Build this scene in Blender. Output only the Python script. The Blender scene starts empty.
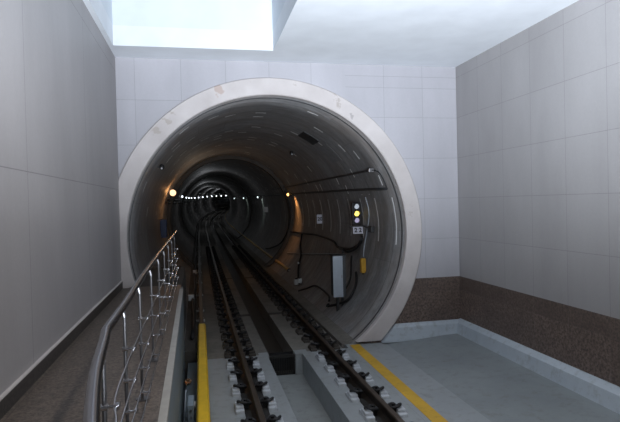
import bpy, bmesh, math, random
from mathutils import Vector, Matrix
random.seed(7)
PI = math.pi
sc = bpy.context.scene
COL = sc.collection

# ------------------------------------------------------------------ layout
YP = 9.08            # plane of the portal wall
XL, XR = -1.27, 4.65
ZC = 4.92            # ceiling
TC, TZ = 1.225, 1.955  # tunnel axis at the portal
RI, RO, RL = 2.395, 2.69, 2.385

def track(Y):
    return 1.20 + .20*math.exp(-max(Y, 0)/16) + max(0, Y-50)**2/1000
def rise(Y):
    if Y <= 0: return 0
    return min(Y, 100)**2/8000 + max(0, Y-100)*.02
def tun(Y):
    return track(Y) - .088
def frange(a, b, n):
    return [a + (b-a)*i/(n-1) for i in range(n)]

# ------------------------------------------------------------------ helpers
def link(name, bm, mat, parent=None, smooth=False, mats=None):
    me = bpy.data.meshes.new(name)
    bmesh.ops.recalc_face_normals(bm, faces=bm.faces)
    bm.to_mesh(me); bm.free()
    if smooth:
        for p in me.polygons: p.use_smooth = True
    for m in (mats or [mat]): me.materials.append(m)
    o = bpy.data.objects.new(name, me); COL.objects.link(o)
    if parent: o.parent = parent
    return o
def tag(o, label, cat, group=None):
    o['label'] = label; o['category'] = cat
    if group: o['group'] = group
    return o
def struct(o):
    o['kind'] = 'structure'; return o
def thing(name, label, cat, loc=(0, 0, 0), group=None, rz=0):
    o = bpy.data.objects.new(name, None); COL.objects.link(o)
    o.location = loc; o.rotation_euler = (0, 0, rz); o.empty_display_size = .1
    return tag(o, label, cat, group)
def copy_tree(o, parent=None):
    c = o.copy(); COL.objects.link(c); c.parent = parent
    for ch in list(o.children): copy_tree(ch, c)
    return c
def box(bm, x0, x1, y0, y1, z0, z1, bevel=0, seg=2):
    r = bmesh.ops.create_cube(bm, size=1)
    vs = r['verts']
    for v in vs:
        v.co = Vector(((x0+x1)/2 + v.co.x*(x1-x0), (y0+y1)/2 + v.co.y*(y1-y0), (z0+z1)/2 + v.co.z*(z1-z0)))
    if bevel:
        es = list({e for v in vs for e in v.link_edges})
        bmesh.ops.bevel(bm, geom=es, offset=bevel, segments=seg, affect='EDGES', profile=.6)
    return vs
def tube(bm, pts, r, n=10, caps=True):
    pts = [Vector(p) for p in pts]
    rs = r if isinstance(r, (list, tuple)) else [r]*len(pts)
    rings = []; up = None
    for i, p in enumerate(pts):
        t = (pts[min(i+1, len(pts)-1)] - pts[max(i-1, 0)]).normalized()
        if up is None: up = Vector((0, 0, 1)) if abs(t.z) < .9 else Vector((1, 0, 0))
        a = t.cross(up).normalized(); b = a.cross(t).normalized(); up = b
        rings.append([bm.verts.new(p + (a*math.cos(2*PI*k/n) + b*math.sin(2*PI*k/n))*rs[i]) for k in range(n)])
    for i in range(len(rings)-1):
        for k in range(n):
            bm.faces.new((rings[i][k], rings[i][(k+1) % n], rings[i+1][(k+1) % n], rings[i+1][k]))
    if caps:
        bm.faces.new(rings[0][::-1]); bm.faces.new(rings[-1])
def cyl(bm, p0, p1, r, n=16): tube(bm, [p0, p1], r, n)
def smooth_path(pts, k=5):
    P = [Vector(p) for p in pts]; out = []
    for i in range(len(P)-1):
        p0 = P[max(i-1, 0)]; p1 = P[i]; p2 = P[i+1]; p3 = P[min(i+2, len(P)-1)]
        for j in range(k):
            t = j/k
            out.append(.5*((2*p1) + (-p0+p2)*t + (2*p0-5*p1+4*p2-p3)*t*t + (-p0+3*p1-3*p2+p3)*t**3))
    out.append(P[-1]); return out
def sweep(bm, prof, ys, closed=True, off=0, follow=True, uv=False):
    """profile (x, z) carried along the track from ys[0] to ys[-1]"""
    rings = []
    for Y in ys:
        cx = (track(Y)-track(YP) if follow else 0); rz = rise(Y)-rise(YP) if follow else 0
        s = (track(Y+.05)-track(Y-.05))/.1 if follow else 0
        rings.append([bm.verts.new((cx + x, Y - s*(x-TC), z + max(rz, 0))) for x, z in prof])
    n = len(prof)
    for i in range(len(rings)-1):
        for k in range(n if closed else n-1):
            bm.faces.new((rings[i][k], rings[i][(k+1) % n], rings[i+1][(k+1) % n], rings[i+1][k]))
    if closed:
        bm.faces.new(rings[0][::-1]); bm.faces.new(rings[-1])
    return rings
def lining(Y, zl, r=RL, side=1):
    """point on the tunnel wall at distance Y and height zl above the local track datum"""
    dz = zl - TZ
    return Vector((tun(Y) + side*math.sqrt(max(r*r-dz*dz, 0)), Y, zl + rise(Y) - rise(YP)))
def far_ys(a, b):
    ys = [a]; 
    while ys[-1] < b: ys.append(min(b, ys[-1] + (1 if ys[-1] < 20 else 2 if ys[-1] < 50 else 3)))
    return ys

# ------------------------------------------------------------------ materials
def newmat(name):
    m = bpy.data.materials.new(name); m.use_nodes = True
    nt = m.node_tree; return m, nt, nt.nodes['Principled BSDF']
def N(nt, t, **kw):
    n = nt.nodes.new(t)
    for k, v in kw.items(): setattr(n, k, v)
    return n
def math_(nt, op, a, b=None, c=None):
    n = N(nt, 'ShaderNodeMath', operation=op)
    for i, v in enumerate((a, b, c)):
        if v is None: continue
        if isinstance(v, (int, float)): n.inputs[i].default_value = v
        else: nt.links.new(v, n.inputs[i])
    return n.outputs[0]
def mixc(nt, fac, a, b):
    n = N(nt, 'ShaderNodeMix', data_type='RGBA')
    if isinstance(fac, (int, float)): n.inputs[0].default_value = fac
    else: nt.links.new(fac, n.inputs[0])
    for i, v in ((6, a), (7, b)):
        if isinstance(v, tuple): n.inputs[i].default_value = (*v, 1)
        else: nt.links.new(v, n.inputs[i])
    return n.outputs[2]
def noise(nt, vec, scale, detail=4, rough=.55):
    n = N(nt, 'ShaderNodeTexNoise'); n.inputs['Scale'].default_value = scale
    n.inputs['Detail'].default_value = detail; n.inputs['Roughness'].default_value = rough
    nt.links.new(vec, n.inputs['Vector']); return n.outputs['Fac']
def ramp(nt, fac, a, b):
    n = N(nt, 'ShaderNodeMapRange'); nt.links.new(fac, n.inputs[0])
    n.inputs[1].default_value = a; n.inputs[2].default_value = b; n.clamp = True
    return n.outputs[0]
def pos(nt):
    return N(nt, 'ShaderNodeNewGeometry').outputs['Position']
def sepx(nt, v):
    s = N(nt, 'ShaderNodeSeparateXYZ'); nt.links.new(v, s.inputs[0]); return s.outputs
def scaled(nt, v, sx, sy, sz):
    n = N(nt, 'ShaderNodeMapping'); n.inputs['Scale'].default_value = (sx, sy, sz); nt.links.new(v, n.inputs['Vector']); return n.outputs[0]
def bump(nt, bsdf, h, strength=.3, dist=.01):
    b = N(nt, 'ShaderNodeBump'); b.inputs['Strength'].default_value = strength; b.inputs['Distance'].default_value = dist
    nt.links.new(h, b.inputs['Height']); nt.links.new(b.outputs[0], bsdf.inputs['Normal'])
def plain(name, c, rough=.6, metal=0, var=.18, scale=9, coat=0):
    m, nt, b = newmat(name)
    f = ramp(nt, noise(nt, pos(nt), scale), .3, .7)
    nt.links.new(mixc(nt, f, tuple(x*(1-var) for x in c), tuple(min(1, x*(1+var)) for x in c)), b.inputs['Base Color'])
    b.inputs['Roughness'].default_value = rough; b.inputs['Metallic'].default_value = metal
    if coat: b.inputs['Coat Weight'].default_value = coat
    return m
def emit(name, c, s):
    m, nt, b = newmat(name); b.inputs['Base Color'].default_value = (*c, 1)
    b.inputs['Emission Color'].default_value = (*c, 1); b.inputs['Emission Strength'].default_value = s
    return m
def line(nt, coord, period, offset, width):
    """1 on a thin line each period"""
    a = math_(nt, 'SUBTRACT', coord, offset)
    a = math_(nt, 'DIVIDE', a, period)
    a = math_(nt, 'FRACT', math_(nt, 'ADD', a, 100.5))
    a = math_(nt, 'ABSOLUTE', math_(nt, 'SUBTRACT', a, .5))
    return math_(nt, 'LESS_THAN', a, width/2/period)

def tile_wall(name, base, dark, horiz, hoff, hper=.731, zoff=3.26, zper=.731, band=True, jw=.006, jd=.62, cells=True, split=False):
    m, nt, b = newmat(name)
    p = pos(nt); s = sepx(nt, p); h = s['XYZ'.index(horiz)]; z = s[2]
    if split:      # the slabs left of the arch are set to other lines
        lf = math_(nt, 'LESS_THAN', h, 2.55)
        z0, h0 = z, h
        h = math_(nt, 'ADD', h, math_(nt, 'MULTIPLY', lf, -.147)); z = math_(nt, 'ADD', z, math_(nt, 'MULTIPLY', lf, -.25))
        extra = math_(nt, 'MULTIPLY', line(nt, z0, 10, 4.52, jw), math_(nt, 'GREATER_THAN', h0, 2.55))
    jl = math_(nt, 'MAXIMUM', line(nt, h, hper, hoff, jw), line(nt, z, zper, zoff, jw))
    if split: jl = math_(nt, 'MAXIMUM', jl, extra)
    n1 = ramp(nt, noise(nt, scaled(nt, p, 1, 1, .35), 1.3, 5, .6), .3, .7)
    n2 = ramp(nt, noise(nt, p, 26, 5, .65), .3, .7)
    c = mixc(nt, n1, tuple(x*.90 for x in base), tuple(x*1.08 for x in base))
    c = mixc(nt, math_(nt, 'MULTIPLY', n2, .16), c, tuple(x*.72 for x in base))
    # every slab of its own slight tone
    if cells:
        cb = N(nt, 'ShaderNodeCombineXYZ')
        nt.links.new(math_(nt, 'FLOOR', math_(nt, 'DIVIDE', math_(nt, 'SUBTRACT', h, hoff), hper)), cb.inputs[0])
        nt.links.new(math_(nt, 'FLOOR', math_(nt, 'DIVIDE', math_(nt, 'SUBTRACT', z, zoff), zper)), cb.inputs[1])
        w = N(nt, 'ShaderNodeTexWhiteNoise'); nt.links.new(cb.outputs[0], w.inputs['Vector'])
        c = mixc(nt, math_(nt, 'MULTIPLY', w.outputs[0], .22), c, tuple(x*.78 for x in base))
    c = mixc(nt, math_(nt, 'MULTIPLY', jl, 1-jd), c, tuple(x*.12 for x in base))
    if band:
        if split: z = z0
        g1 = ramp(nt, noise(nt, p, 28, 4, .8), .40, .60)
        g2 = ramp(nt, noise(nt, p, 3, 3), .3, .7)
        g = mixc(nt, g1, tuple(x*.45 for x in dark), tuple(x*1.8 for x in dark))
        g = mixc(nt, math_(nt, 'MULTIPLY', g2, .4), g, tuple(x*.6 for x in dark))
        gc = N(nt, 'ShaderNodeCombineXYZ'); nt.links.new(math_(nt, 'FLOOR', math_(nt, 'DIVIDE', math_(nt, 'SUBTRACT', h, hoff), hper)), gc.inputs[0])
        nt.links.new(math_(nt, 'GREATER_THAN', z, .84), gc.inputs[1])
        gw = N(nt, 'ShaderNodeTexWhiteNoise'); nt.links.new(gc.outputs[0], gw.inputs['Vector'])
        g = mixc(nt, math_(nt, 'MULTIPLY', gw.outputs[0], .5), g, tuple(x*.6 for x in dark))
        top = math_(nt, 'GREATER_THAN', z, .84)
        g = mixc(nt, math_(nt, 'MULTIPLY', top, .35), g, tuple(x*.6 for x in dark))
        jb = math_(nt, 'MAXIMUM', line(nt, h, hper, hoff, jw), line(nt, z, 10, .84, jw))
        g = mixc(nt, math_(nt, 'MULTIPLY', jb, .45), g, (.16, .14, .13))
        c = mixc(nt, math_(nt, 'LESS_THAN', z, 1.09), c, g)
    nt.links.new(c, b.inputs['Base Color'])
    b.inputs['Roughness'].default_value = .5
    bump(nt, b, math_(nt, 'SUBTRACT', math_(nt, 'MULTIPLY', n2, .12), jl), .25, .004)
    return m
WALLC = (.375, .365, .370)
GRAN = (.155, .115, .098)
M = {}
M['wall_b'] = tile_wall('pale grey stone tile, portal', (.47, .465, .50), GRAN, 'X', 3.99, split=True)
M['wall_r'] = tile_wall('pale grey stone tile, right', WALLC, GRAN, 'Y', 6.85)
M['wall_l'] = tile_wall('grey stone panel, left', (.345, .330, .335), GRAN, 'Y', 2.2, hper=2.2, zoff=2.79, zper=1.9, band=False, jd=.55, jw=.008, cells=False)
M['white'] = plain('white painted plaster', (.80, .84, .885), .7, var=.05, scale=2)
M['ring'] = None

def ring_mat():
    m, nt, b = newmat('cream painted concrete surround'); p = pos(nt)
    n1 = ramp(nt, noise(nt, p, 2.2, 5), .3, .7); n2 = noise(nt, p, 1.9, 6, .7)
    c = mixc(nt, n1, (.53, .49, .48), (.64, .60, .59))
    sp = math_(nt, 'MULTIPLY', ramp(nt, n2, .62, .655), ramp(nt, noise(nt, p, 12, 3), .4, .6))
    c = mixc(nt, math_(nt, 'MULTIPLY', sp, .55), c, (.34, .29, .25))
    nz = N(nt, 'ShaderNodeTexNoise'); nz.inputs['Scale'].default_value = 9; nt.links.new(p, nz.inputs['Vector'])
    for (x, z, rr, colr, k) in ((.33, 4.44, .11, (.50, .40, .36), .9), (-.50, 3.90, .055, (.42, .37, .33), .7), (-.66, 3.76, .05, (.42, .37, .33), .7), (-.36, 4.0, .03, (.42, .37, .33), .7), (2.63, 4.05, .05, (.36, .33, .33), .8)):
        vd = N(nt, 'ShaderNodeVectorMath', operation='DISTANCE'); nt.links.new(p, vd.inputs[0]); vd.inputs[1].default_value = (x, YP-.045, z)
        dd = math_(nt, 'ADD', vd.outputs['Value'], math_(nt, 'MULTIPLY', math_(nt, 'SUBTRACT', nz.outputs['Fac'], .5), .35))
        c = mixc(nt, math_(nt, 'MULTIPLY', ramp(nt, dd, rr, rr-.03), k), c, colr)
    nt.links.new(c, b.inputs['Base Color']); b.inputs['Roughness'].default_value = .6
    bump(nt, b, n2, .2, .01); return m
M['ring'] = ring_mat()

def floor_mat(name, a, bcol, rough=.45, stain=(.16, .155, .12), s=1.0):
    m, nt, b = newmat(name); p = pos(nt)
    n1 = ramp(nt, noise(nt, p, 1.1*s, 6, .65), .3, .7); n2 = ramp(nt, noise(nt, p, 7*s, 5, .7), .52, .72)
    c = mixc(nt, n1, a, bcol); c = mixc(nt, math_(nt, 'MULTIPLY', n2, .45), c, stain)
    nt.links.new(c, b.inputs['Base Color']); b.inputs['Roughness'].default_value = rough
    bump(nt, b, noise(nt, p, 30, 4), .12, .01); return m
M['floor'] = floor_mat('blue grey floor paint', (.22, .245, .255), (.285, .315, .325))
M['floor_pale'] = floor_mat('pale grey floor paint', (.28, .305, .32), (.345, .37, .39))
M['floor_dark'] = floor_mat('worn blue floor paint', (.12, .16, .19), (.17, .215, .25))
M['kerb'] = floor_mat('pale grey kerb paint', (.42, .48, .54), (.53, .59, .65), .4)
M['conc'] = floor_mat('dusty tunnel concrete', (.15, .142, .13), (.25, .235, .21), .8, (.065, .06, .054), 1.4)
M['conc_d'] = floor_mat('dark stained concrete', (.055, .05, .045), (.095, .088, .08), .8, (.03, .028, .025), 1.4)
M['gutter'] = floor_mat('wet black gutter concrete', (.03, .026, .022), (.055, .048, .042), .6, (.015, .013, .012), 1.4)
M['trough'] = floor_mat('grey trough concrete', (.26, .28, .28), (.34, .365, .37), .55, (.14, .13, .10))

def granite(name, c):
    m, nt, b = newmat(name); p = pos(nt); s = sepx(nt, p)
    v = N(nt, 'ShaderNodeTexVoronoi'); v.inputs['Scale'].default_value = 70; nt.links.new(p, v.inputs['Vector'])
    f = ramp(nt, noise(nt, p, 42, 4, .85), .40, .60)
    col = mixc(nt, f, tuple(x*.4 for x in c), tuple(x*1.7 for x in c))
    n1 = ramp(nt, noise(nt, p, 2.2, 4), .35, .7)
    col = mixc(nt, math_(nt, 'MULTIPLY', n1, .35), col, tuple(x*.55 for x in c))
    j = math_(nt, 'MAXIMUM', line(nt, s[1], .6, .2, .006), line(nt, s[0], .6, -.62, .006))
    col = mixc(nt, math_(nt, 'MULTIPLY', j, .5), col, (.02, .018, .016))
    nt.links.new(col, b.inputs['Base Color']); b.inputs['Roughness'].default_value = .45
    return m
M['granite'] = granite('brown granite paving', (.115, .092, .076))
M['skirting'] = granite('dark granite skirting', (.042, .037, .034))

def lining_mat():
    m, nt, b = newmat('sooty concrete tunnel segments')
    uvn = N(nt, 'ShaderNodeUVMap'); uvn.uv_map = 'UVMap'
    p = pos(nt); uv = uvn.outputs[0]; s = sepx(nt, uv)   # u: girth (m), v: length (m)
    u, v = s[0], s[1]
    circ = scaled(nt, uv, .6, 1.8, 1)
    n1 = ramp(nt, noise(nt, circ, 1.2, 6, .7), .3, .72)
    n2 = ramp(nt, noise(nt, p, 1.0, 5, .65), .42, .68)
    n3 = ramp(nt, noise(nt, scaled(nt, uv, .8, 2.8, 1), 1.3, 6, .8), .40, .62)
    n4 = ramp(nt, noise(nt, p, 5.5, 6, .75), .38, .64)
    c = mixc(nt, n1, (.19, .19, .196), (.46, .46, .47))
    c = mixc(nt, math_(nt, 'MULTIPLY', n3, .6), c, (.12, .12, .126))
    c = mixc(nt, math_(nt, 'MULTIPLY', n4, .35), c, (.10, .10, .105))
    c = mixc(nt, math_(nt, 'MULTIPLY', n2, .45), c, (.24, .185, .15))
    # ring joints each metre and staggered segment joints
    jr = line(nt, v, 1.0, .5, .018)
    ring_i = math_(nt, 'FLOOR', math_(nt, 'ADD', v, .5))
    shift = math_(nt, 'MULTIPLY', math_(nt, 'FRACT', math_(nt, 'MULTIPLY', ring_i, .5)), 1.25)
    js = line(nt, math_(nt, 'ADD', u, shift), 2.5, 0, .02)
    j = math_(nt, 'MAXIMUM', jr, math_(nt, 'MULTIPLY', js, .3))
    c = mixc(nt, math_(nt, 'MULTIPLY', j, .6), c, (.02, .018, .016))
    # tone of single segments, some dark wet patches
    cb = N(nt, 'ShaderNodeCombineXYZ'); nt.links.new(ring_i, cb.inputs[0])
    nt.links.new(math_(nt, 'FLOOR', math_(nt, 'DIVIDE', math_(nt, 'ADD', u, shift), 2.5)), cb.inputs[1])
    w = N(nt, 'ShaderNodeTexWhiteNoise'); nt.links.new(cb.outputs[0], w.inputs['Vector'])
    c = mixc(nt, math_(nt, 'MULTIPLY', w.outputs[0], .35), c, (.15, .138, .125))
    # lime dashes weeping from the ring joints
    ud = math_(nt, 'DIVIDE', math_(nt, 'ADD', u, math_(nt, 'MULTIPLY', ring_i, .37)), .62)
    cb2 = N(nt, 'ShaderNodeCombineXYZ'); nt.links.new(math_(nt, 'FLOOR', ud), cb2.inputs[0]); nt.links.new(math_(nt, 'FLOOR', math_(nt, 'MULTIPLY', v, 2.0)), cb2.inputs[1])
    w2 = N(nt, 'ShaderNodeTexWhiteNoise'); nt.links.new(cb2.outputs[0], w2.inputs['Vector'])
    on = math_(nt, 'GREATER_THAN', w2.outputs[0], .66)
    wob = math_(nt, 'MULTIPLY', math_(nt, 'SUBTRACT', noise(nt, scaled(nt, uv, 1, 1, 1), 2.0, 2), .5), .16)
    dl = line(nt, math_(nt, 'ADD', v, wob), .5, .13, .06)
    part = math_(nt, 'LESS_THAN', math_(nt, 'FRACT', ud), .34)
    brk = ramp(nt, noise(nt, scaled(nt, uv, 2, 5, 1), 3, 3), .30, .42)
    d = math_(nt, 'MULTIPLY', math_(nt, 'MULTIPLY', dl, on), math_(nt, 'MULTIPLY', part, brk))
    # long ones on the flank beside the signal
    dl2 = line(nt, math_(nt, 'ADD', v, math_(nt, 'MULTIPLY', wob, .4)), 1.0, .36, .05)
    fl = math_(nt, 'MULTIPLY', math_(nt, 'GREATER_THAN', u, -.28), math_(nt, 'LESS_THAN', u, .62))
    fl = math_(nt, 'MULTIPLY', fl, math_(nt, 'LESS_THAN', v, 14))
    d2 = math_(nt, 'MULTIPLY', math_(nt, 'MULTIPLY', dl2, fl), ramp(nt, noise(nt, scaled(nt, uv, 2, 3, 1), 2, 3), .26, .40))
    d = math_(nt, 'MULTIPLY', d, math_(nt, 'MULTIPLY', math_(nt, 'GREATER_THAN', u, .7), math_(nt, 'LESS_THAN', u, 7.2)))
    d = math_(nt, 'MAXIMUM', d, math_(nt, 'MULTIPLY', d2, .85))
    c = mixc(nt, d, c, (.92, .92, .92))
    nt.links.new(c, b.inputs['Base Color']); b.inputs['Roughness'].default_value = .62
    bump(nt, b, math_(nt, 'SUBTRACT', n1, j), .35, .02)
    return m
M['lining'] = lining_mat()
M['steel'] = plain('brushed stainless steel', (.33, .33, .345), .36, 1, .06)
M['bright'] = plain('polished clamp steel', (.75, .75, .78), .2, 1, .04)
M['rail'] = plain('rusty rail steel', (.038, .029, .024), .5, .55, .3, 20)
M['railtop'] = plain('worn rail head', (.115, .092, .075), .5, .8, .15, 12)
M['clip'] = plain('black spring steel', (.022, .022, .024), .5, .3)
M['plate'] = plain('white painted base plate', (.50, .53, .57), .55, var=.15, scale=14)
M['plate_d'] = plain('dusty base plate', (.06, .052, .045), .8, var=.2, scale=14)
M['yellow'] = plain('yellow glass fibre cover', (.80, .50, .02), .42, var=.12, scale=6)
M['line'] = floor_mat('yellow line paint', (.56, .33, .03), (.70, .42, .035), .55, (.30, .20, .07), 2)
M['black'] = plain('black rubber', (.012, .012, .014), .55)
M['dark'] = plain('dark painted metal', (.03, .032, .035), .5)
M['cab'] = plain('grey blue enamel', (.42, .47, .53), .45, .1, .06)
M['cabside'] = plain('dark grey enamel', (.05, .055, .062), .5)
M['jbox'] = plain('amber yellow enamel', (.62, .34, .03), .5)
M['sign'] = plain('white sign enamel', (.62, .62, .70), .5, var=.06)
M['ink'] = plain('black sign ink', (.02, .02, .03), .6)
M['bluebox'] = plain('deep blue enamel', (.03, .05, .13), .5)
M['grate'] = plain('dark cast iron', (.02, .019, .018), .7)
M['bracket'] = plain('blue grey bracket paint', (.26, .32, .38), .5, var=.1)
M['insul'] = plain('white porcelain', (.62, .64, .66), .3)
M['pipe'] = plain('dull yellow conduit', (.60, .40, .10), .5, var=.2)
M['glint'] = plain('copper lamp glint', (.80, .50, .30), .25, .8)  # colour stands in for a lamp's reflection
M['whitebox'] = plain('white enamel box', (.6, .62, .62), .5)

# ------------------------------------------------------------------ room
def rect_obj(name, x0, x1, y0, y1, z0, z1, mat, bevel=0):
    bm = bmesh.new(); box(bm, x0, x1, y0, y1, z0, z1, bevel); return struct(link(name, bm, mat))
YB = -9.0
rect_obj('wall_left', XL-.3, XL, YB, YP, -.6, 7.2, M['wall_l'])
rect_obj('wall_right', XR, XR+.3, YB, YP+.3, -.6, ZC+.3, M['wall_r'])
# portal wall with its round hole
bm = bmesh.new()
RH = 2.5
x0, x1, z0, z1 = XL-.3, XR, -.55, ZC+.3
angs = sorted(set([round(2*PI*i/96, 5) for i in range(96)] + [round(math.atan2(zz-TZ, xx-TC) % (2*PI), 5) for xx in (x0, x1) for zz in (z0, z1)]))
fr, bk = [], []
for a in angs:
    ca, sa = math.cos(a), math.sin(a); t = 1e9
    if ca > 1e-6: t = min(t, (x1-TC)/ca)
    if ca < -1e-6: t = min(t, (x0-TC)/ca)
    if sa > 1e-6: t = min(t, (z1-TZ)/sa)
    if sa < -1e-6: t = min(t, (z0-TZ)/sa)
    for L, y in ((fr, YP), (bk, YP+.3)):
        L.append((bm.verts.new((TC+RH*ca, y, TZ+RH*sa)), bm.verts.new((TC+t*ca, y, TZ+t*sa))))
n = len(angs)
for i in range(n):
    j = (i+1) % n
    bm.faces.new((fr[i][0], fr[i][1], fr[j][1], fr[j][0]))
    bm.faces.new((bk[i][0], bk[j][0], bk[j][1], bk[i][1]))
    bm.faces.new((fr[i][0], fr[j][0], bk[j][0], bk[i][0]))
    bm.faces.new((fr[i][1], bk[i][1], bk[j][1], fr[j][1]))
struct(link('wall_back', bm, M['wall_b']))
# ceiling with the light shaft cut through it
SX0, SX1, SY0, SY1 = -1.2, 1.2, -4.0, 8.42
bm = bmesh.new()
box(bm, XL, SX0, YB, YP, ZC, ZC+.3); box(bm, SX1, XR, YB, YP, ZC, ZC+.3)
box(bm, SX0, SX1, SY1, YP, ZC, ZC+.3); box(bm, SX0, SX1, YB, SY0, ZC, ZC+.3)
struct(link('ceiling', bm, M['white']))
# unseen dark slats, added to cut light bouncing off the ceiling
bm = bmesh.new(); y = YB
while y < 3.3:
    box(bm, SX1+.05, XR, y, y+.16, ZC-.12, ZC-.01); box(bm, SX0, SX1+.05, y, y+.16, ZC-.12, ZC-.01); y += .17
struct(link('bounce_blocker', bm, M['grate']))
bm = bmesh.new(); SH = 6.8
box(bm, XL, SX0, SY0-.1, SY1+.1, ZC+.3, SH); box(bm, SX1, SX1+.1, SY0-.1, SY1+.1, ZC+.3, SH)
box(bm, SX0, SX1, SY1, SY1+.1, ZC+.3, SH); box(bm, SX0, SX1, SY0-.1, SY0, ZC+.3, SH)
struct(link('light_shaft', bm, plain('pale blue white shaft plaster', (.73, .785, .84), .7, var=.04, scale=2)))
# cream ring round the tunnel mouth, cut off where it meets the left wall, the floor and the walkway
bm = bmesh.new(); rows = []
for i in range(145):
    a = -PI*.5 + 2*PI*i/144
    ca, sa = math.cos(a), math.sin(a)
    rows.append([(TC+RI*ca, YP+.07, TZ+RI*sa), (TC+RI*ca, YP-.03, TZ+RI*sa), (TC+(RI+.015)*ca, YP-.045, TZ+(RI+.015)*sa),
                 (TC+(RO-.015)*ca, YP-.045, TZ+(RO-.015)*sa), (TC+RO*ca, YP-.03, TZ+RO*sa), (TC+RO*ca, YP+.02, TZ+RO*sa), (TC+(RI+.12)*ca, YP+.07, TZ+(RI+.12)*sa)])
V = [[bm.verts.new(p) for p in r] for r in rows[:-1]]
for i in range(144):
    for k in range(7):
        bm.faces.new((V[i][k], V[i][(k+1) % 7], V[(i+1) % 144][(k+1) % 7], V[(i+1) % 144][k]))
for co, no in (((XL+.002, 0, 0), (-1, 0, 0)), ((0, 0, .03), (0, 0, -1))):
    g = bm.verts[:]+bm.edges[:]+bm.faces[:]
    bmesh.ops.bisect_plane(bm, geom=g, plane_co=co, plane_no=no, clear_outer=True)
kill = [f for f in bm.faces if f.calc_center_median().x < TC and f.calc_center_median().z < 1.19]
bmesh.ops.delete(bm, geom=kill, context='FACES')
struct(link('portal_surround', bm, M['ring']))
# dark gasket just inside the ring
bm = bmesh.new()
for i in range(144):
    a, b2 = 2*PI*i/144, 2*PI*(i+1)/144
    P = [(TC+r*math.cos(t), y, TZ+r*math.sin(t)) for t in (a, b2) for r, y in ((RL+.01, YP+.13), (RL-.012, YP+.13), (RL-.012, YP+.16), (RL+.01, YP+.16))]
    v = [bm.verts.new(p) for p in P]
    for k in range(4): bm.faces.new((v[k], v[(k+1) % 4], v[4+(k+1) % 4], v[4+k]))
bmesh.ops.remove_doubles(bm, verts=bm.verts, dist=1e-4)
struct(link('gasket_ring', bm, M['dark']))

# ------------------------------------------------------------------ tunnel
def make_lining():
    ys = [YP+.06] + far_ys(10, 172); nseg = 96
    me_v, faces, uvs = [], [], []
    L = 0; prev = None; Ls = []
    for Y in ys:
        c = Vector((tun(Y), Y, TZ + rise(Y)-rise(YP)))
        if prev is not None: L += (c-prev).length
        prev = c; Ls.append(L)
        s = (track(Y+.05)-track(Y-.05))/.1
        for k in range(nseg):
            a = 2*PI*k/nseg
            me_v.append((c.x+RL*math.cos(a), Y - s*RL*math.cos(a), c.z+RL*math.sin(a)))
    for i in range(len(ys)-1):
        for k in range(nseg):
            k2 = (k+1) % nseg
            faces.append((i*nseg+k, i*nseg+k2, (i+1)*nseg+k2, (i+1)*nseg+k))
            a0, a1 = 2*PI*k/nseg, 2*PI*(k+1)/nseg
            if a0 >= PI*1.5 - 1e-6: a0 -= 2*PI; a1 -= 2*PI
            uvs += [(a0*RL, Ls[i]), (a1*RL, Ls[i]), (a1*RL, Ls[i+1]), (a0*RL, Ls[i+1])]
    me = bpy.data.meshes.new('tunnel_lining'); me.from_pydata(me_v, [], faces)
    uvl = me.uv_layers.new(name='UVMap')
    for i, q in enumerate(uvs): uvl.data[i].uv = q
    for p in me.polygons: p.use_smooth = True
    me.materials.append(M['lining'])
    o = bpy.data.objects.new('tunnel_lining', me); COL.objects.link(o)
    md = o.modifiers.new('thickness', 'SOLIDIFY'); md.thickness = .25; md.offset = -1 
    return struct(o)
make_lining()
def rib(Y, r0, r1, w, mat=M['dark']):
    bm = bmesh.new(); V = []
    for i in range(96):
        a = 2*PI*i/96; c = Vector((tun(Y), 0, TZ+rise(Y)-rise(YP)))
        V.append([bm.verts.new((c.x+r*math.cos(a), y, c.z+r*math.sin(a))) for r, y in ((r0, Y), (r0, Y+w), (r1, Y+w), (r1, Y))])
    for i in range(96):
        for k in range(4): bm.faces.new((V[i][k], V[i][(k+1) % 4], V[(i+1) % 96][(k+1) % 4], V[(i+1) % 96][k]))
    g = bm.verts[:]+bm.edges[:]+bm.faces[:]
    bmesh.ops.bisect_plane(bm, geom=g, plane_co=(0, 0, .1), plane_no=(0, 0, -1), clear_outer=True)
    o = struct(link('tunnel_rib', bm, mat)); return o
rib(20.6, 2.26, 2.41, .35, M['conc_d']); rib(37, 2.33, 2.41, .3, M['conc_d'])

# ------------------------------------------------------------------ floors outside
XPLAT = -.25
YW = 8.80    # where the painted floor starts
GX0, GX1 = 1.06, 1.50
rect_obj('floor', XPLAT, .0, YB, YW, -.5, -.026, M['floor_dark'])
rect_obj('floor', -.02, .945, YB, YW+.1, -.5, -.020, M['floor_pale'])
rect_obj('floor', 1.715, 2.46, YB, YW+.1, -.5, -.020, M['floor_pale'])
bm = bmesh.new()      # right hand floor: pale strip, then falls gently up to the kerb
prof = [(2.45, -.5), (XR, -.5), (XR, .07), (4.3, .06), (3.16, -.022), (2.45, -.022)]
for Y, L in ((YB, 0), (YP+.3, 1)): pass
A = [bm.verts.new((x, YB, z)) for x, z in prof]; B = [bm.verts.new((x, YP+.33, z)) for x, z in prof]
for k in range(6): bm.faces.new((A[k], A[(k+1) % 6], B[(k+1) % 6], B[k]))
bm.faces.new(A[::-1]); bm.faces.new(B)
struct(link('floor', bm, M['floor']))
rect_obj('floor', 2.45, 3.16, YB, YP+.05, -.03, -.018, M['floor_pale'])
rect_obj('trough_bed', .9, 1.72, YB, YW+.12, -.6, -.37, M['trough'])
rect_obj('trough_wall', .94, 1.04, YB, YW, -.37, -.02, M['floor_pale'], .006)
rect_obj('trough_wall', 1.62, 1.72, YB, YW, -.37, -.02, M['floor_pale'], .006)
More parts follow.
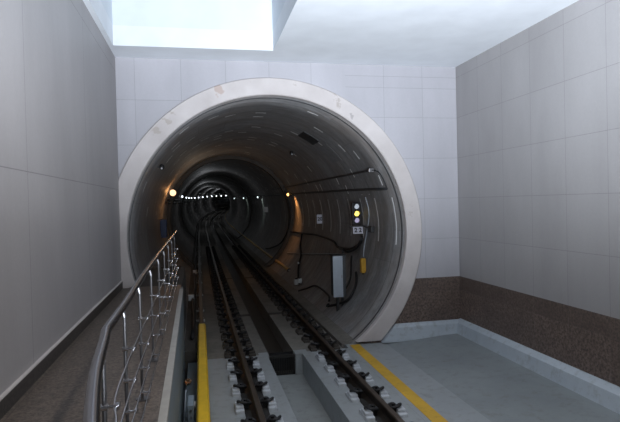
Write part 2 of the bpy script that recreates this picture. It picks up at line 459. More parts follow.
# end wall of the trough on both sides of the gutter
rect_obj('trough_end_wall', .9, GX0, YW, YW+.25, -.5, -.022, M['floor_pale'], .006)
rect_obj('trough_end_wall', GX1, 1.72, YW, YW+.25, -.5, -.022, M['floor_pale'], .006)
# kerbs
def kerb(name, pts, axis, a, b, mat):
    bm = bmesh.new()
    mk = (lambda x, z, t: (x, t, z)) if axis == 'Y' else (lambda x, z, t: (t, x, z))
    A = [bm.verts.new(mk(x, z, a)) for x, z in pts]; B = [bm.verts.new(mk(x, z, b)) for x, z in pts]
    n = len(pts)
    for k in range(n): bm.faces.new((A[k], A[(k+1) % n], B[(k+1) % n], B[k]))
    bm.faces.new(A[::-1]); bm.faces.new(B)
    return struct(link(name, bm, mat))
kerb('trim_1', [(XR, .0), (XR, .31), (XR-.03, .305), (XR-.10, .25), (XR-.13, .10), (XR-.15, .03), (XR-.15, 0)], 'Y', YB, YP, M['kerb'])
bm = bmesh.new()
pts = [(YP+.02, .0), (YP+.02, .30), (YP-.03, .295), (YP-.08, .24), (YP-.11, .10), (YP-.13, .03), (YP-.13, 0)]
A = [bm.verts.new((3.10 + z*.9, y, z)) for y, z in pts]; B = [bm.verts.new((XR-.01, y, z)) for y, z in pts]
for k in range(7): bm.faces.new((A[k], A[(k+1) % 7], B[(k+1) % 7], B[k]))
bm.faces.new(A[::-1]); bm.faces.new(B)
struct(link('trim_2', bm, M['kerb']))
# walkway / platform on the left
bm = bmesh.new(); 
for x0, x1, z0, z1 in (): pass
def edge_box(bm, xa, xb, ya, yb, z0, z1, left=None):
    vs = []
    for Y in (ya, yb):
        e = -.0115*max(Y, 0)
        xl = left if left is not None else xa+e
        vs.append([bm.verts.new(p) for p in ((xl, Y, z0), (xb+e, Y, z0), (xb+e, Y, z1), (xl, Y, z1))])
    for k in range(4): bm.faces.new((vs[0][k], vs[0][(k+1) % 4], vs[1][(k+1) % 4], vs[1][k]))
    bm.faces.new(vs[0][::-1]); bm.faces.new(vs[1])
edge_box(bm, 0, -.235, 0, YP+.02, -.5, 1.2, XL); box(bm, XL, -.235, YB, 0, -.5, 1.2)
struct(link('platform_walkway', bm, M['granite']))
bm = bmesh.new(); edge_box(bm, -.235, -.205, 0, YP+.02, -.5, 1.165); struct(link('platform_face', bm, M['floor_dark']))
bm = bmesh.new(); edge_box(bm, -.245, -.192, 0, 8.6, 1.165, 1.208); struct(link('trim_3', bm, plain('pale stone edging', (.34, .33, .31), .6, var=.1)))
rect_obj('baseboard_left', XL, XL+.02, YB, YP-.05, 1.2, 1.32, M['skirting'])
rect_obj('trim_4', XL, XL+.026, YB, YP-.05, 1.318, 1.33, M['ring'])

# ------------------------------------------------------------------ floors inside the tunnel
ysT = far_ys(YP-.28, 170)
def slab(name, prof, ys, mat):
    bm = bmesh.new(); sweep(bm, prof, ys); return struct(link(name, bm, mat))
y_in = far_ys(YW+.1, 170)
slab('tunnel_floor', [(-.25, -.5), (GX0, -.5), (GX0, -.026), (-.25, -.026)], y_in, M['conc'])
slab('tunnel_floor', [(GX1, -.5), (2.35, -.5), (2.35, -.026), (GX1, -.026)], y_in, M['conc'])
y_in2 = far_ys(YP+.07, 170)
slab('tunnel_floor', [(2.40, -.5), (3.2, -.5), (3.1, .2), (2.62, .03), (2.40, -.01)], y_in2, M['conc'])
slab('gutter_bed', [(GX0-.02, -.6), (GX1+.02, -.6), (GX1+.02, -.33), (GX0-.02, -.33)], far_ys(YW+.12, 170), M['gutter'])
slab('cable_bench', [(-.345, -.45), (-.13, -.45), (-.13, .12), (-.15, .14), (-.345, .14)], y_in, M['conc_d'])
slab('cable_slot', [(2.33, -.5), (2.42, -.5), (2.42, -.08), (2.33, -.08)], y_in2, M['conc_d'])
slab('tunnel_walkway', [(-1.00, -.2), (-.33, -.2), (-.33, 1.16), (-.40, 1.19), (-1.00, 1.19)], [YP+.02, 10, 11, 12], M['conc_d'])
# cross gaps in the track bed
for Y in (12.1, 18.2, 24.3):
    bm = bmesh.new(); dx = track(Y)-track(YP); dz = rise(Y)-rise(YP)
    box(bm, .55+dx, GX0-.0+dx, Y, Y+.16, -.03+dz, -.015+dz); box(bm, GX1+dx, 2.3+dx, Y, Y+.16, -.03+dz, -.015+dz)
    struct(link('bed_joint', bm, M['conc_d']))

# ------------------------------------------------------------------ running rails with fasteners
def rail_profile(c, z0=.0):
    h = .155
    half = [(.07, 0), (.07, .012), (.018, .028), (.010, .045), (.010, .105), (.034, .122), (.036, .145), (.028, .155)]
    L = [(c+x, z0-.035+z) for x, z in half]
    R = [(c-x, z0-.035+z) for x, z in reversed(half)]
    return L + R
def fastener(s):
    pl = bmesh.new()
    box(pl, min(s*.145, s*.255), max(s*.145, s*.255), -.15, .15, -.03, .03, .012)
    box(pl, min(s*.15, s*.25), max(s*.15, s*.25), -.09, .09, .02, .066, .016)
    bmesh.ops.remove_doubles(pl, verts=pl.verts, dist=1e-5)
    return pl
def clip_bm(s):
    bm = bmesh.new()
    pts = [(s*.20, .07, .05), (s*.215, .0, .095), (s*.17, -.065, .10), (s*.10, -.05, .08), (s*.06, .02, .05), (s*.09, .07, .07), (s*.15, .075, .08), (s*.175, .02, .06)]
    tube(bm, smooth_path(pts, 4), .018, 8)
    box(bm, s*.125-.035, s*.125+.035, -.04, .04, .0, .085, .008)
    cyl(bm, (s*.125, 0, .07), (s*.125, 0, .115), .022, 6)
    return bm
rails = {}
for side, rc in (('left', .59), ('right', 2.035)):
    bm = bmesh.new()
    ys = [0.5, 3, 6] + far_ys(YP, 170)
    rings = []
    for Y in ys:
        dx = track(max(Y, 1)) - track(YP); rz = max(0, rise(Y)-rise(YP)); s = (track(Y+.05)-track(Y-.05))/.1
        rings.append([bm.verts.new((dx+x, Y - s*(x-TC), z+rz+.01)) for x, z in rail_profile(rc)])
    n = len(rings[0])
    for i in range(len(rings)-1):
        for k in range(n):
            f = bm.faces.new((rings[i][k], rings[i][(k+1) % n], rings[i+1][(k+1) % n], rings[i+1][k]))
            if k in (6, 7, 8): f.material_index = 1
    bm.faces.new(rings[0][::-1]); bm.faces.new(rings[-1])
    ro = link('running_rail', bm, M['rail'], mats=[M['rail'], M['railtop']])
    tag(ro, {'left': 'rusty running rail nearer the platform railing, curving into the tunnel',
             'right': 'rusty running rail on the right, between the sunken trough and the painted yellow line'}[side], 'rail')
    # fasteners: first one of each look, then copies
    protos = {}
    for kind in ('painted', 'dusty'):
        pm = M['plate'] if kind == 'painted' else M['plate_d']
        protos[kind] = []
        for sd in (-1, 1):
            a = link('base_plate', fastener(sd), pm, ro)
            link('spring_clip', clip_bm(sd), M['clip'], a)
            protos[kind].append(a)
    Y = 3.6; used = set()
    while Y < 31:
        kind = 'painted' if Y < YW+.05 else 'dusty'
        for a in protos[kind]:
            if kind in used: a = copy_tree(a, ro)
            a.location = (rc + track(Y)-track(YP), Y, -.012 + max(0, rise(Y)-rise(YP)))
        used.add(kind)
        Y += .6

# painted concrete pads between fasteners are part of the floor: the dark slot along the rails
for rc in (.59, 2.035):
    bm = bmesh.new(); 
    ys = [1, 3, 6, YW]
    sweep(bm, [(rc-.145, -.03), (rc+.145, -.03), (rc+.145, -.014), (rc-.145, -.014)], ys)
    struct(link('rail_bed', bm, M['grate']))

# yellow painted line on the floor
bm = bmesh.new(); box(bm, 2.515, 2.69, 1.0, YP-.02, -.018, -.014)
tag(link('painted_line', bm, M['line']), 'straight yellow line painted on the grey floor right of the rails', 'floor marking')

# gutter grating at the trough end
g = thing('drain_grating', 'dark barred grating closing the gutter at the end of the sunken trough', 'grating', (1.28, YW+.06, -.37))
bm = bmesh.new()
box(bm, -.215, .215, -.02, .02, .0, .03); box(bm, -.215, .215, -.03, .03, .29, .33)
box(bm, -.215, -.185, -.02, .02, 0, .3); box(bm, .185, .215, -.02, .02, 0, .3)
link('frame', bm, M['grate'], g)
bar0 = None
for i in range(9):
    x = -.16+.04*i
    if bar0 is None:
        bm = bmesh.new(); box(bm, -.006, .006, -.012, .012, .02, .3); b0 = link('bar', bm, M['grate'], g); b0.location = (x, 0, 0); bar0 = b0
    else:
        c = bar0.copy(); COL.objects.link(c); c.location = (x, 0, 0)
bm = bmesh.new(); box(bm, -.2, .2, .08, .1, -.13+.13, .36); link('back_plate', bm, M['black'], g)

# ------------------------------------------------------------------ conductor rail with its yellow cover
t = thing('conductor_rail', 'dark conductor rail beside the platform, its near end under a yellow cover', 'rail', (0, 0, 0))
bm = bmesh.new()      # cover: inverted U
prof = [(-.075, .04), (-.075, .23), (-.055, .262), (.045, .262), (.068, .23), (.068, .04), (.055, .04), (.055, .225), (.04, .247), (-.048, .247), (-.062, .225), (-.062, .04)]
prof = [(x-.02, z) for x, z in prof]
A = [[bm.verts.new((x, Y, z)) for x, z in prof] for Y in (1.5, 4, 6, 8, 10.35)]
for i in range(4):
    for k in range(12): bm.faces.new((A[i][k], A[i][(k+1) % 12], A[i+1][(k+1) % 12], A[i+1][k]))
bm.faces.new(A[0][::-1]); bm.faces.new(A[-1])
link('cover', bm, M['yellow'], t)['label'] = 'yellow cover'
bm = bmesh.new()
sweep(bm, [(-.05, .07), (.02, .07), (.02, .09), (-.005, .10), (-.005, .16), (.025, .175), (.025, .215), (-.055, .215), (-.055, .175), (-.025, .16), (-.025, .10), (-.05, .09)], [1.2, 4, 7, YP] + far_ys(10, 170))
link('rail_bar', bm, M['rail'], t)
p0 = None
for i, Y in enumerate([5.6, 11.9, 13.0, 15.2, 17.6, 20.2, 23, 26, 29, 32]):
    bm = bmesh.new()
    box(bm, -.14, .06, -.06, .06, -.03, .0, .004)
    cyl(bm, (-.02, 0, 0), (-.02, 0, .03), .045, 12); cyl(bm, (-.02, 0, .03), (-.02, 0, .05), .055, 12); cyl(bm, (-.02, 0, .05), (-.02, 0, .075), .04, 12)
    o = link('insulator', bm, M['insul'], t); o.location = (track(Y)-track(YP), Y, max(0, rise(Y)-rise(YP)))
# bracket standing beside the cover near the camera
t = thing('cover_bracket', 'blue grey upright bracket standing beside the near end of the yellow cover', 'bracket', (-.165, 6.6, -.03))
bm = bmesh.new(); box(bm, -.035, .035, -.30, .05, .0, .23, .008); box(bm, -.04, .045, -.32, .07, 0, .015)
link('upright', bm, M['bracket'], t)
bm = bmesh.new(); cyl(bm, (.035, -.1, .15), (.055, -.1, .15), .05, 18); link('insulator_disc', bm, M['insul'], t)
bm = bmesh.new(); cyl(bm, (0, -.30, .17), (0, -.315, .17), .014, 6); cyl(bm, (0, -.30, .09), (0, -.315, .09), .014, 6); link('bolt', bm, M['steel'], t)

# small white boxes and pipes low down beside the walkway
for i, (x, Y, z, s) in enumerate([(-.27, 13.6, .19, .07), (-.23, 18.6, .23, .06)]):
    t = thing('terminal_box', ['small pale box on the track bed below the far railing posts', 'small white box beside the conductor rail, farther in than the other pale box'][i], 'box', (x, Y, z-.05))
    bm = bmesh.new(); box(bm, -s, s, -s, s, 0, s*2, .01); link('body', bm, M['whitebox'], t)
    bm = bmesh.new(); box(bm, -s*1.06, s*1.06, -s*1.06, s*1.06, s*2, s*2.2, .006); link('lid', bm, M['whitebox'], t)
bm = bmesh.new()
pts = [(-.06-.13+track(Y)-track(YP)+.02*math.sin(Y*1.3), Y, .175+.0*math.sin(Y*.9)+max(0, rise(Y)-rise(YP))) for Y in frange(9.6, 60, 60)]
tube(bm, pts, .035, 8)
tag(link('cable', bm, M['black'], smooth=True), 'thick black cable lying along the low bench at the foot of the walkway', 'cable')
bm = bmesh.new()  # lamp's reflection in the glossy platform face, shaped as a small lump
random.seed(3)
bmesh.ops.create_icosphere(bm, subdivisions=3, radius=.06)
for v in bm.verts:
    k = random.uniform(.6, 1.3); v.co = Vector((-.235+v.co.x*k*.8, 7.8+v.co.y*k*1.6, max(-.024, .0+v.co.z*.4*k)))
tag(link('lamp_glint', bm, M['glint']), 'orange lamp reflection left of the yellow cover, modelled as a small lump', 'reflection')

# ------------------------------------------------------------------ handrail
H = thing('handrail', 'polished steel handrail with thin tubular wires along the platform edge', 'railing', (-.42, 0, 1.2))
def toH(p): return (p[0]+.42, p[1], p[2]-1.2)
rail_pts = [(-.10, .55, 2.06), (-.17, .85, 2.02), (-.25, 1.25, 1.99), (-.34, 1.80, 1.97), (-.392, 2.27, 1.967), (-.409, 2.42, 1.97), (-.413, 2.52, 1.97), (-.42, 3.2, 1.97), (-.445, 4.2, 1.97), (-.465, 5.9, 1.97), (-.48, 8.3, 1.97), (-.495, 11.6, 1.97)]
bm = bmesh.new()
tube(bm, [toH(p) for p in rail_pts[:1]] + [toH(p) for p in smooth_path(rail_pts, 4)[1:]], .021, 16)
link('top_rail', bm, plain('brushed steel rail', (.30, .30, .32), .22, 1, .05), H, smooth=True)
posts = [2.12, 2.97, 3.75, 4.68, 5.62, 6.6, 7.6, 8.65, 9.7]
WZ = (1.75, 1.58, 1.415, 1.25)
def post_x(Y): return -.372 if Y < 2.3 else -.408-.007*(Y-3)
pt0 = None
def make_post():
    bm = bmesh.new()
    cyl(bm, (0, 0, .0), (0, 0, .74), .0095, 12)
    cyl(bm, (0, .01, 0), (0, .01, .008), .045, 16)
    o = link('post', bm, plain('satin steel post', (.20, .20, .21), .5, 1, .05), H, smooth=False)
    for z in WZ:
        b = bmesh.new(); zz = z-1.2
        cyl(b, (0, 0, zz), (.055, 0, zz), .006, 8); cyl(b, (.045, -.014, zz), (.045, .014, zz), .012, 10); cyl(b, (-.013, 0, zz), (.013, 0, zz), .014, 10)
        link('wire_clamp', b, M['bright'], o)
    b = bmesh.new(); cyl(b, (0, 0, .72), (-.01, 0, .765), .012, 12); link('saddle', b, M['steel'], o)
    return o
for Y in posts:
    if pt0 is None: pt0 = o = make_post()
    else: o = copy_tree(pt0, H)
    o.location = (post_x(Y)+.42, Y, 0)
for z in WZ:
    bm = bmesh.new()
    tube(bm, [toH(p) for p in smooth_path([(-.24, 1.45, z), (-.305, 1.95, z), (-.345, 2.2, z), (-.36, 2.6, z), (-.367, 3.2, z), (-.375, 5, z), (-.41, 9.75, z)], 5)], .0055, 8)
    link('wire', bm, M['bright'], H, smooth=True)

# ------------------------------------------------------------------ signal, plate, signs
t = thing('signal_head', 'black three aspect signal on the right tunnel wall, middle lamp lit yellow', 'signal', (3.43, 11.5, 1.99))
bm = bmesh.new(); box(bm, -.10, .10, 0, .10, .0, .50, .012); link('housing', bm, M['black'], t)
bm = bmesh.new(); box(bm, .07, .15, .04, .08, .22, .27); link('wall_arm', bm, M['dark'], t)
for z, mt, nm in ((.41, emit('pale white lens', (.62, .68, .75), .35), 'white lens'), (.25, emit('lit yellow lens', (1, .72, .12), 2.2), 'lit yellow lens'), (.10, emit('pale violet lens', (.55, .50, .72), .35), 'violet lens')):
    bm = bmesh.new(); bmesh.ops.create_uvsphere(bm, u_segments=20, v_segments=12, radius=.056)
    for v in bm.verts: v.co = Vector((v.co.x, v.co.y*.35-.005, v.co.z+z))
    o = link('lens', bm, mt, t, smooth=True); o['label'] = nm
    bm = bmesh.new()   # short hood
    V = []
    for i in range(13):
        a = PI*i/12
        V.append([bm.verts.new((.064*math.cos(a)*k, y, z+.064*math.sin(a)*k)) for k, y in ((1, 0), (1, -.07), (1.06, -.07), (1.06, 0))])
    for i in range(12):
        for k in range(4): bm.faces.new((V[i][k], V[i][(k+1) % 4], V[i+1][(k+1) % 4], V[i+1][k]))
    bm.faces.new(V[0]); bm.faces.new(V[-1][::-1])
    link('hood', bm, M['black'], t)
def text_mesh(s, size, mat, parent, loc):
    cu = bpy.data.curves.new('txt', 'FONT'); cu.body = s; cu.size = size; cu.align_x = 'CENTER'; cu.align_y = 'CENTER'; cu.extrude = .002; cu.offset = .004
    to = bpy.data.objects.new('txt', cu); COL.objects.link(to)
    dg = bpy.context.evaluated_depsgraph_get(); me = bpy.data.meshes.new_from_object(to.evaluated_get(dg))
    bpy.data.objects.remove(to); me.materials.clear(); me.materials.append(mat)
    o = bpy.data.objects.new('lettering', me); COL.objects.link(o); o.parent = parent
    o.rotation_euler = (PI/2, 0, 0); o.location = loc; return o
t = thing('number_plate', 'white number plate reading 22 on a dark arm below the signal', 'sign', (3.435, 11.45, 1.79))
bm = bmesh.new(); box(bm, -.115, .115, 0, .012, .0, .155, .003); link('plate', bm, M['sign'], t)
bm = bmesh.new(); box(bm, -.19, .17, .012, .03, .15, .18); tube(bm, [(.12, .02, .165), (.12, -.2, .15), (.10, -.6, .13)], .014, 8); box(bm, .06, .12, -.75, -.5, .06, .19, .01); link('arm', bm, M['dark'], t)
text_mesh('2 2', .13, M['ink'], t, (0, -.004, .078))
t = thing('distance_sign', 'small white sign reading 20 on the tunnel wall left of the signal', 'sign', (3.505, 15.6, 1.88))
bm = bmesh.new(); box(bm, -.095, .095, 0, .012, .0, .27, .003); link('plate', bm, M['sign'], t)
bm = bmesh.new(); box(bm, .05, .11, .012, .03, .10, .14); link('bracket', bm, M['dark'], t)
text_mesh('20', .15, M['ink'], t, (0, -.004, .135))
t = thing('wall_notice', 'blank white notice far along the right tunnel wall', 'sign', (3.44, 28.2, 2.07))
bm = bmesh.new(); box(bm, -.12, .12, 0, .012, 0, .28, .003); link('plate', bm, plain('clean white board', (.9, .9, .9), .5, var=.03), t)
bm = bmesh.new(); box(bm, .08, .16, .012, .03, .12, .16); link('bracket', bm, M['dark'], t)

# cabinet
t = thing('equipment_cabinet', 'tall narrow grey cabinet with ribbed front on the right tunnel wall', 'cabinet', (2.80, 10.8, .48))
bm = bmesh.new(); box(bm, -.10, .16, .02, .30, .05, .90, .01); link('body', bm, M['cabside'], t)
bm = bmesh.new(); box(bm, -.12, .09, 0, .02, .04, .90, .004)
for i in range(6): box(bm, -.11+.034*i, -.095+.034*i, -.006, .002, .06, .88)
link('front_door', bm, M['cab'], t)
bm = bmesh.new(); box(bm, -.125, .18, -.005, .32, .90, .92, .006); link('top_plate', bm, M['dark'], t)
bm = bmesh.new(); box(bm, .055, .075, -.012, .0, .44, .50, .003); 
link('latch', bm, M['steel'], t)
bm = bmesh.new()
box(bm, .0, .05, .2, .26, -.3, .06); box(bm, .0, .16, .2, .26, .0, .06); box(bm, .1, .15, .2, .26, -.2, .06); link('base_frame', bm, M['dark'], t)
# junction box
t = thing('junction_box', 'small amber yellow junction box hanging right of the grey cabinet', 'box', (3.36, 10.85, .99))
bm = bmesh.new(); box(bm, -.045, .055, 0, .12, 0, .31, .012)
link('body', bm, M['jbox'], t)
bm = bmesh.new(); box(bm, -.05, .04, -.012, .0, .02, .29, .005); link('lid', bm, M['jbox'], t)
bm = bmesh.new(); cyl(bm, (.0, .05, -.03), (.0, .05, 0), .02, 10); link('cable_gland', bm, M['black'], t)

# cables and pipes on the right flank
def cable(name, pts, r, mat, label, cat='cable', k=5):
    bm = bmesh.new(); P = [lining(Y, z-rise(Y)+rise(YP), RL-off) for (Y, z, off) in pts]
    tube(bm, smooth_path(P, k), r, 8)
    return tag(link(name, bm, mat, smooth=True), label, cat)
cable('cable', [(21, 1.40, .06), (19.8, 1.43, .04), (18, 1.47, .05), (16.1, 1.52, .05), (14.0, 1.47, .05), (13.3, 1.36, .07), (12.2, 1.40, .07), (11.5, 1.58, .06), (11.45, 1.74, .06)], .028, M['black'],
      'thick black cable sagging along the right wall from the number plate into the tunnel')
cable('cable', [(11.45, 1.66, .07), (11.7, 1.45, .08), (12.3, 1.32, .09), (12.6, 1.38, .2), (11.6, 1.44, .42), (11.05, 1.44, .55)], .03, M['black'],
      'short black cable dropping from the plate arm to the cabinet top')
cable('cable', [(12.0, 1.25, .05), (11.9, 1.1, .04), (11.5, .80, .04), (11.35, .6, .06), (11.3, .45, .08)], .02, M['black'],
      'thin black cable hanging down between the cabinet and the amber box')
cable('cable', [(11.15, .98, .10), (11.0, .80, .05), (10.85, .60, .05), (10.85, .44, .05), (11.1, .32, .07), (11.25, .26, .16), (11.1, .33, .22)], .026, M['black'],
      'black cable looping from the amber box down under the cabinet')
cable('cable', [(11.3, .36, .2), (12.1, .36, .08), (13.5, .36, .05), (14.0, .22, .06), (14.3, .12, .08)], .022, M['black'],
      'black cable running from the cabinet foot down to the track bed')
cable('conduit', [(19.6, .68, .03), (17, .86, .03), (14.2, 1.10, .04), (12.2, 1.28, .2), (11.2, 1.36, .5)], .014, M['cab'],
      'thin grey conduit running level to the top of the cabinet', 'pipe', 3)
cable('conduit', [(11.0, 2.6, .03), (11.0, 2.2, .03), (11.3, 1.5, .03), (11.2, 1.3, .03)], .012, M['cab'],
      'thin pale conduit dropping to the amber junction box', 'pipe', 3)
t = thing('bent_conduit', 'dark sloping conduit pipe high on the right wall ending in a clamp', 'pipe', (0, 0, 0))
bm = bmesh.new()
P = [lining(Y, z-rise(Y)+rise(YP), RL-.06) for Y, z in ((24, 3.15), (19.7, 3.12), (15, 3.11), (12, 3.10), (9.85, 3.10))]
tube(bm, smooth_path(P, 5), .018, 8); link('pipe', bm, M['dark'], t, smooth=True)
bm = bmesh.new(); p = lining(9.85, 3.10, RL-.06); box(bm, p.x-.05, p.x+.05, p.y-.03, p.y+.05, p.z-.035, p.z+.035, .006); link('clamp', bm, M['steel'], t)
bm = bmesh.new(); P = [lining(9.8, 3.10, RL-.06), lining(9.55, 3.05, RL-.05), lining(9.5, 2.92, RL-.04), lining(9.5, 2.72, RL-.04)]
tube(bm, smooth_path(P, 5), .010, 8); link('tail', bm, M['dark'], t, smooth=True)
cable('conduit', [(60, 2.98+.38, .04), (40, 2.94+.15, .04), (26, 2.92, .04), (19, 2.85, .04), (13.1, 2.79, .04), (9.55, 2.73, .04)], .024, M['dark'],
      'long straight dark pipe level along the right wall above the signal', 'pipe', 4)
# drop cable with stand at the foot
cable('cable', [(18.3, 1.46, .04), (18.0, 1.07, .04), (17.2, .8, .05), (16.5, .5, .06), (15.6, .30, .06), (15.0, .22, .06)], .03, M['black'],
      'black cable dropping straight down the right wall to two pale fittings')
cable('cable', [(20.4, 3.0, .1), (20.4, 2.5, .12), (20.5, 2.0, .13), (20.7, 1.4, .14), (21.5, .9, .1), (23.0, .6, .1), (24.0, .5, .1)], .035, M['black'],
      'black cable bundle curving down beside the orange lit rib')
for i, (Y, z, s) in enumerate([(15.1, .24, .06), (14.9, .30, .05), (16.6, .62, .025)]):
    p = lining(Y, z-rise(Y)+rise(YP), RL-.12)
    t = thing('cable_fitting', ['pale fitting at the foot of the dropping black cable', 'smaller pale fitting right of the larger one at the cable foot', 'tiny white clip on the dropping black cable'][i], 'fitting', tuple(p))
    bm = bmesh.new(); box(bm, -s, s, -s, s, -s*1.2, s*1.4, s*.3); link('body', bm, M['whitebox'], t)
    bm = bmesh.new(); cyl(bm, (0, 0, s*1.4), (0, 0, s*2), s*.5, 10); link('collar', bm, M['dark'], t)

# yellowish conductor rail deeper in on the right
t = thing('covered_rail', 'dull yellow covered rail starting deeper in along the right side', 'rail', (0, 0, 0))
bm = bmesh.new(); sweep(bm, [(2.86, .22), (2.94, .22), (2.95, .28), (2.92, .31), (2.88, .31), (2.85, .28)], far_ys(17.6, 170)); link('cover', bm, M['pipe'], t)
p0 = None
for Y in [17.9, 20.5, 23, 25.5, 28, 30.5, 33, 36, 39, 42]:
    dx = track(Y)-track(YP); dz = rise(Y)-rise(YP)
    bm = bmesh.new(); box(bm, 2.87+dx, 2.93+dx, Y, Y+.1, .08+dz, .22+dz); link('support', bm, M['dark'], t)
p = thing('end_knob', 'round dark end fitting at the near tip of the dull yellow rail', 'fitting', (2.90+track(17.5)-track(YP), 17.5, .22))
bm = bmesh.new(); cyl(bm, (0, 0, .05), (0, .09, .05), .07, 16); box(bm, -.03, .03, 0, .06, -.14, .05); link('body', bm, M['dark'], p)
bm = bmesh.new(); cyl(bm, (0, -.02, .06), (0, 0, .06), .03, 12); link('cap', bm, M['whitebox'], p)

# ------------------------------------------------------------------ tunnel lamps
glow_o = emit('glowing sodium lamp', (1, .62, .36), 1.7)
glow_r = emit('orange lamp glass', (1, .45, .12), 5)
glow_w = emit('glowing white lamp', (.85, .93, 1), 4)
glow_w2 = emit('dim white lamp', (.75, .9, .9), 2.5)
for m in (glow_o, glow_r, glow_w, glow_w2): m.cycles.emission_sampling = 'NONE'
def lamp(label, gm, r, group=None):
    t = thing('wall_lamp', label, 'lamp', (0, 0, 0), group)
    bm = bmesh.new(); cyl(bm, (-.09, 0, 0), (.0, 0, 0), .05, 12); cyl(bm, (.0, 0, 0), (.02, 0, 0), .07, 12); link('base', bm, M['dark'], t)
    bm = bmesh.new(); bmesh.ops.create_uvsphere(bm, u_segments=16, v_segments=10, radius=r)
    for v in bm.verts: v.co.x += .01 + r*.6
    link('globe', bm, gm, t, smooth=True)
    return t
def point(loc, e, c, r=.05):
    l = bpy.data.lights.new('lamp_light', 'POINT'); l.energy = e; l.color = c; l.shadow_soft_size = r
    o = bpy.data.objects.new('lamp_light', l); COL.objects.link(o); o.location = loc; return o
def spot(loc, tgt, e, c, ang=1.2, r=.05):
    l = bpy.data.lights.new('lamp_light', 'SPOT'); l.energy = e; l.color = c; l.shadow_soft_size = r; l.spot_size = ang; l.spot_blend = .8
    o = bpy.data.objects.new('lamp_light', l); COL.objects.link(o); o.location = loc
    o.rotation_euler = (Vector(tgt)-Vector(loc)).to_track_quat('-Z', 'Y').to_euler(); return o
LY = [18.3] + [30 + 9.6*i for i in range(14)]
pl = pr = plw = None
for i, Y in enumerate(LY):
    zz = 2.92
    p = lining(Y, zz, RL-.06, -1)
    if i == 0:
        t = lamp('bright warm lamp glaring on the left tunnel wall', glow_o, .105)
        point(tuple(p+Vector((.10, -.9, .0))), 6, (1, .46, .16), .06)
        point(tuple(p+Vector((1.3, .5, .3))), 7, (1, .78, .55), .15)
        point(tuple(p+Vector((.3, -.3, -.6))), 2.5, (1, .46, .16), .06)
    else:
        lab = 'white lamp in the receding row on the left tunnel wall'
        if plw is None: t = plw = lamp(lab, glow_w, .05, 'white lamps along the left tunnel wall')
        else: t = copy_tree(plw)
        if i in (1, 3, 5, 7, 9): point(tuple(p+Vector((1.6, 0, .5))), 10 + 1.5*i, (.9, .95, 1), .2)
        k = max(1, .022*Y); t.scale = (k, k, k)
    t.location = p
for i, Y in enumerate(LY[:4]):
    Y = {0: 19.9, 1: 30.4, 2: 40.2, 3: 51}[i]
    p = lining(Y, 2.80, RL-.09, 1)
    lab = ['orange lamp lighting the right tunnel wall beside the dark rib', 'first dim white lamp beyond the orange one on the right wall', 'second dim white lamp beyond the orange one on the right wall', 'farthest dim white lamp on the right wall'][i]
    if i == 0: t = lamp(lab, glow_r, .05)
    elif pr is None: t = pr = lamp(lab, glow_w2, .045)
    else: t = copy_tree(pr)
    t['label'] = lab; t.rotation_euler = (0, 0, PI); t.location = p
    if i == 0: spot(tuple(p+Vector((-.10, -.45, .02))), tuple(p+Vector((.28, -.45, -.9))), 45, (1, .42, .12), 1.5)
    elif i < 3: spot(tuple(p+Vector((-.10, -.4, .02))), tuple(p+Vector((.28, -.4, -.5))), 9, (.75, .95, .85), 1.4)
# two small unlit black lamps
for i, (Y, z, side) in enumerate([(10.7, 3.26, -1), (14.5, 3.86, 1)]):
    p = lining(Y, z, RL-.07, side)
    t = thing('small_lamp', ['small unlit black lamp on the left tunnel wall near the mouth', 'small unlit black lamp high on the right tunnel vault'][i], 'lamp', tuple(p))
    bm = bmesh.new(); bmesh.ops.create_uvsphere(bm, u_segments=14, v_segments=10, radius=.05)
    for v in bm.verts: v.co.z = v.co.z*1.2
    link('housing', bm, M['black'], t, smooth=True)
    bm = bmesh.new(); box(bm, -.02 if side > 0 else -.08, .08 if side > 0 else .02, -.015, .015, -.012, .012); link('mount', bm, M['dark'], t)
    bm = bmesh.new(); cyl(bm, (0, -.03, -.02), (0, -.055, -.03), .018, 10); link('lens', bm, M['insul'], t)
# blue box on the left wall
p = lining(17.0, 1.80, RL-.10, -1)
t = thing('wall_box', 'dark blue box on the left tunnel wall below the warm lamp', 'box', tuple(p))
bm = bmesh.new(); box(bm, -.1, .08, -.15, .15, -.28, .28, .012); link('body', bm, M['bluebox'], t)
bm = bmesh.new(); box(bm, .08, .092, -.13, .13, -.26, .26, .005); link('door', bm, M['bluebox'], t)
# cable rack along the left wall
bm = bmesh.new()
for zc in (2.72, 2.60):
    tube(bm, [lining(Y, zc, RL-.06, -1) for Y in frange(18, 90, 60)], .03, 8)
tag(link('cable_run', bm, M['black'], smooth=True), 'parallel dark cables clipped along the left tunnel wall', 'cable')
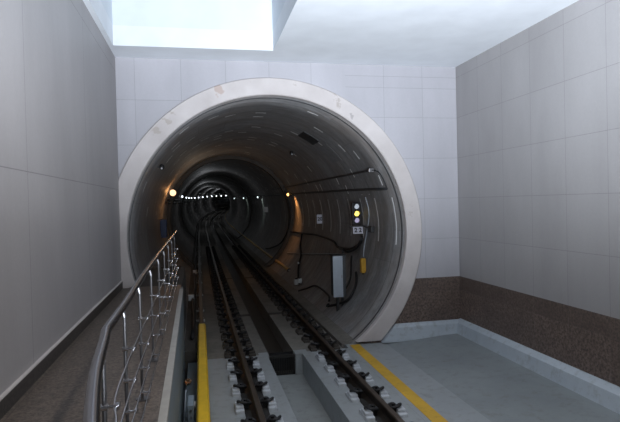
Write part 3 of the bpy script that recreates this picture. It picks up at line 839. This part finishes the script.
# dark square recess cover in the vault, and a pale patch beside it
def vault_patch(name, Y0, Y1, a0, a1, mat, label, cat, dr=.015):
    bm = bmesh.new(); V = []
    for i in range(9):
        a = a0+(a1-a0)*i/8
        V.append([bm.verts.new((tun(Y)+r*math.cos(a), Y, TZ+rise(Y)-rise(YP)+r*math.sin(a))) for Y, r in ((Y0, RL-.002), (Y0, RL-dr), (Y1, RL-dr), (Y1, RL-.002))])
    for i in range(8):
        for k in range(4): bm.faces.new((V[i][k], V[i][(k+1) % 4], V[i+1][(k+1) % 4], V[i+1][k]))
    bm.faces.new(V[0]); bm.faces.new(V[-1][::-1])
    return tag(link(name, bm, mat), label, cat)
vault_patch('vault_plate', 11.6, 12.3, math.radians(53), math.radians(63), M['dark'], 'dark square plate on the upper right of the vault', 'plate')
vault_patch('vault_patch', 11.4, 12.2, math.radians(38), math.radians(50), plain('pale repair mortar', (.20, .20, .205), .7), 'pale grey mortar patch just below the dark plate on the vault', 'patch', .006)

# ------------------------------------------------------------------ lights out of frame: hall tube and an added uplight
CC = (.86, .92, 1)
def area(name, loc, rot, sx, sy, e, c):
    l = bpy.data.lights.new(name, 'AREA'); l.shape = 'RECTANGLE'; l.size = sx; l.size_y = sy; l.energy = e; l.color = c
    o = bpy.data.objects.new(name, l); COL.objects.link(o); o.location = loc; o.rotation_euler = rot; return o
up = spot((.95, .3, 1.75), (1.10, .3+math.cos(math.radians(50)), 1.75+math.sin(math.radians(50))), 4500, CC, math.radians(118), .5)  # unseen spot without fixture, added to brighten ceiling and upper walls
up.name = 'added_uplight'; up.data.spot_blend = 1
area('hall_tube_light', (.95, 2.0, 4.2), (0, 0, 0), .05, 5.0, 52, (1, .93, .84))

# ------------------------------------------------------------------ daylight, camera
w = bpy.data.worlds.new('World'); sc.world = w; w.use_nodes = True
bg = w.node_tree.nodes['Background']; bg.inputs[0].default_value = (.72, .84, 1, 1); bg.inputs[1].default_value = .25

cam = bpy.data.cameras.new('Camera'); co = bpy.data.objects.new('Camera', cam); COL.objects.link(co)
cam.sensor_width = 36; cam.lens = 535/620*36; cam.clip_start = .05; cam.clip_end = 400
yaw, pitch, roll = math.atan(110/535), -math.radians(.85), math.radians(1.4)
F = Vector((math.sin(yaw)*math.cos(pitch), math.cos(yaw)*math.cos(pitch), math.sin(pitch)))
R = Vector((math.cos(yaw), -math.sin(yaw), 0)); U = R.cross(F)
R2 = R*math.cos(roll) - U*math.sin(roll); U2 = U*math.cos(roll) + R*math.sin(roll)
mt = Matrix((R2, U2, -F)).transposed().to_4x4(); mt.translation = Vector((0, 0, 2.5))
co.matrix_world = mt
sc.camera = co
sc.view_settings.view_transform = 'Standard'; sc.view_settings.look = 'None'
sc.view_settings.gamma = 1; sc.view_settings.use_curve_mapping = False
sc.view_settings.exposure = .08
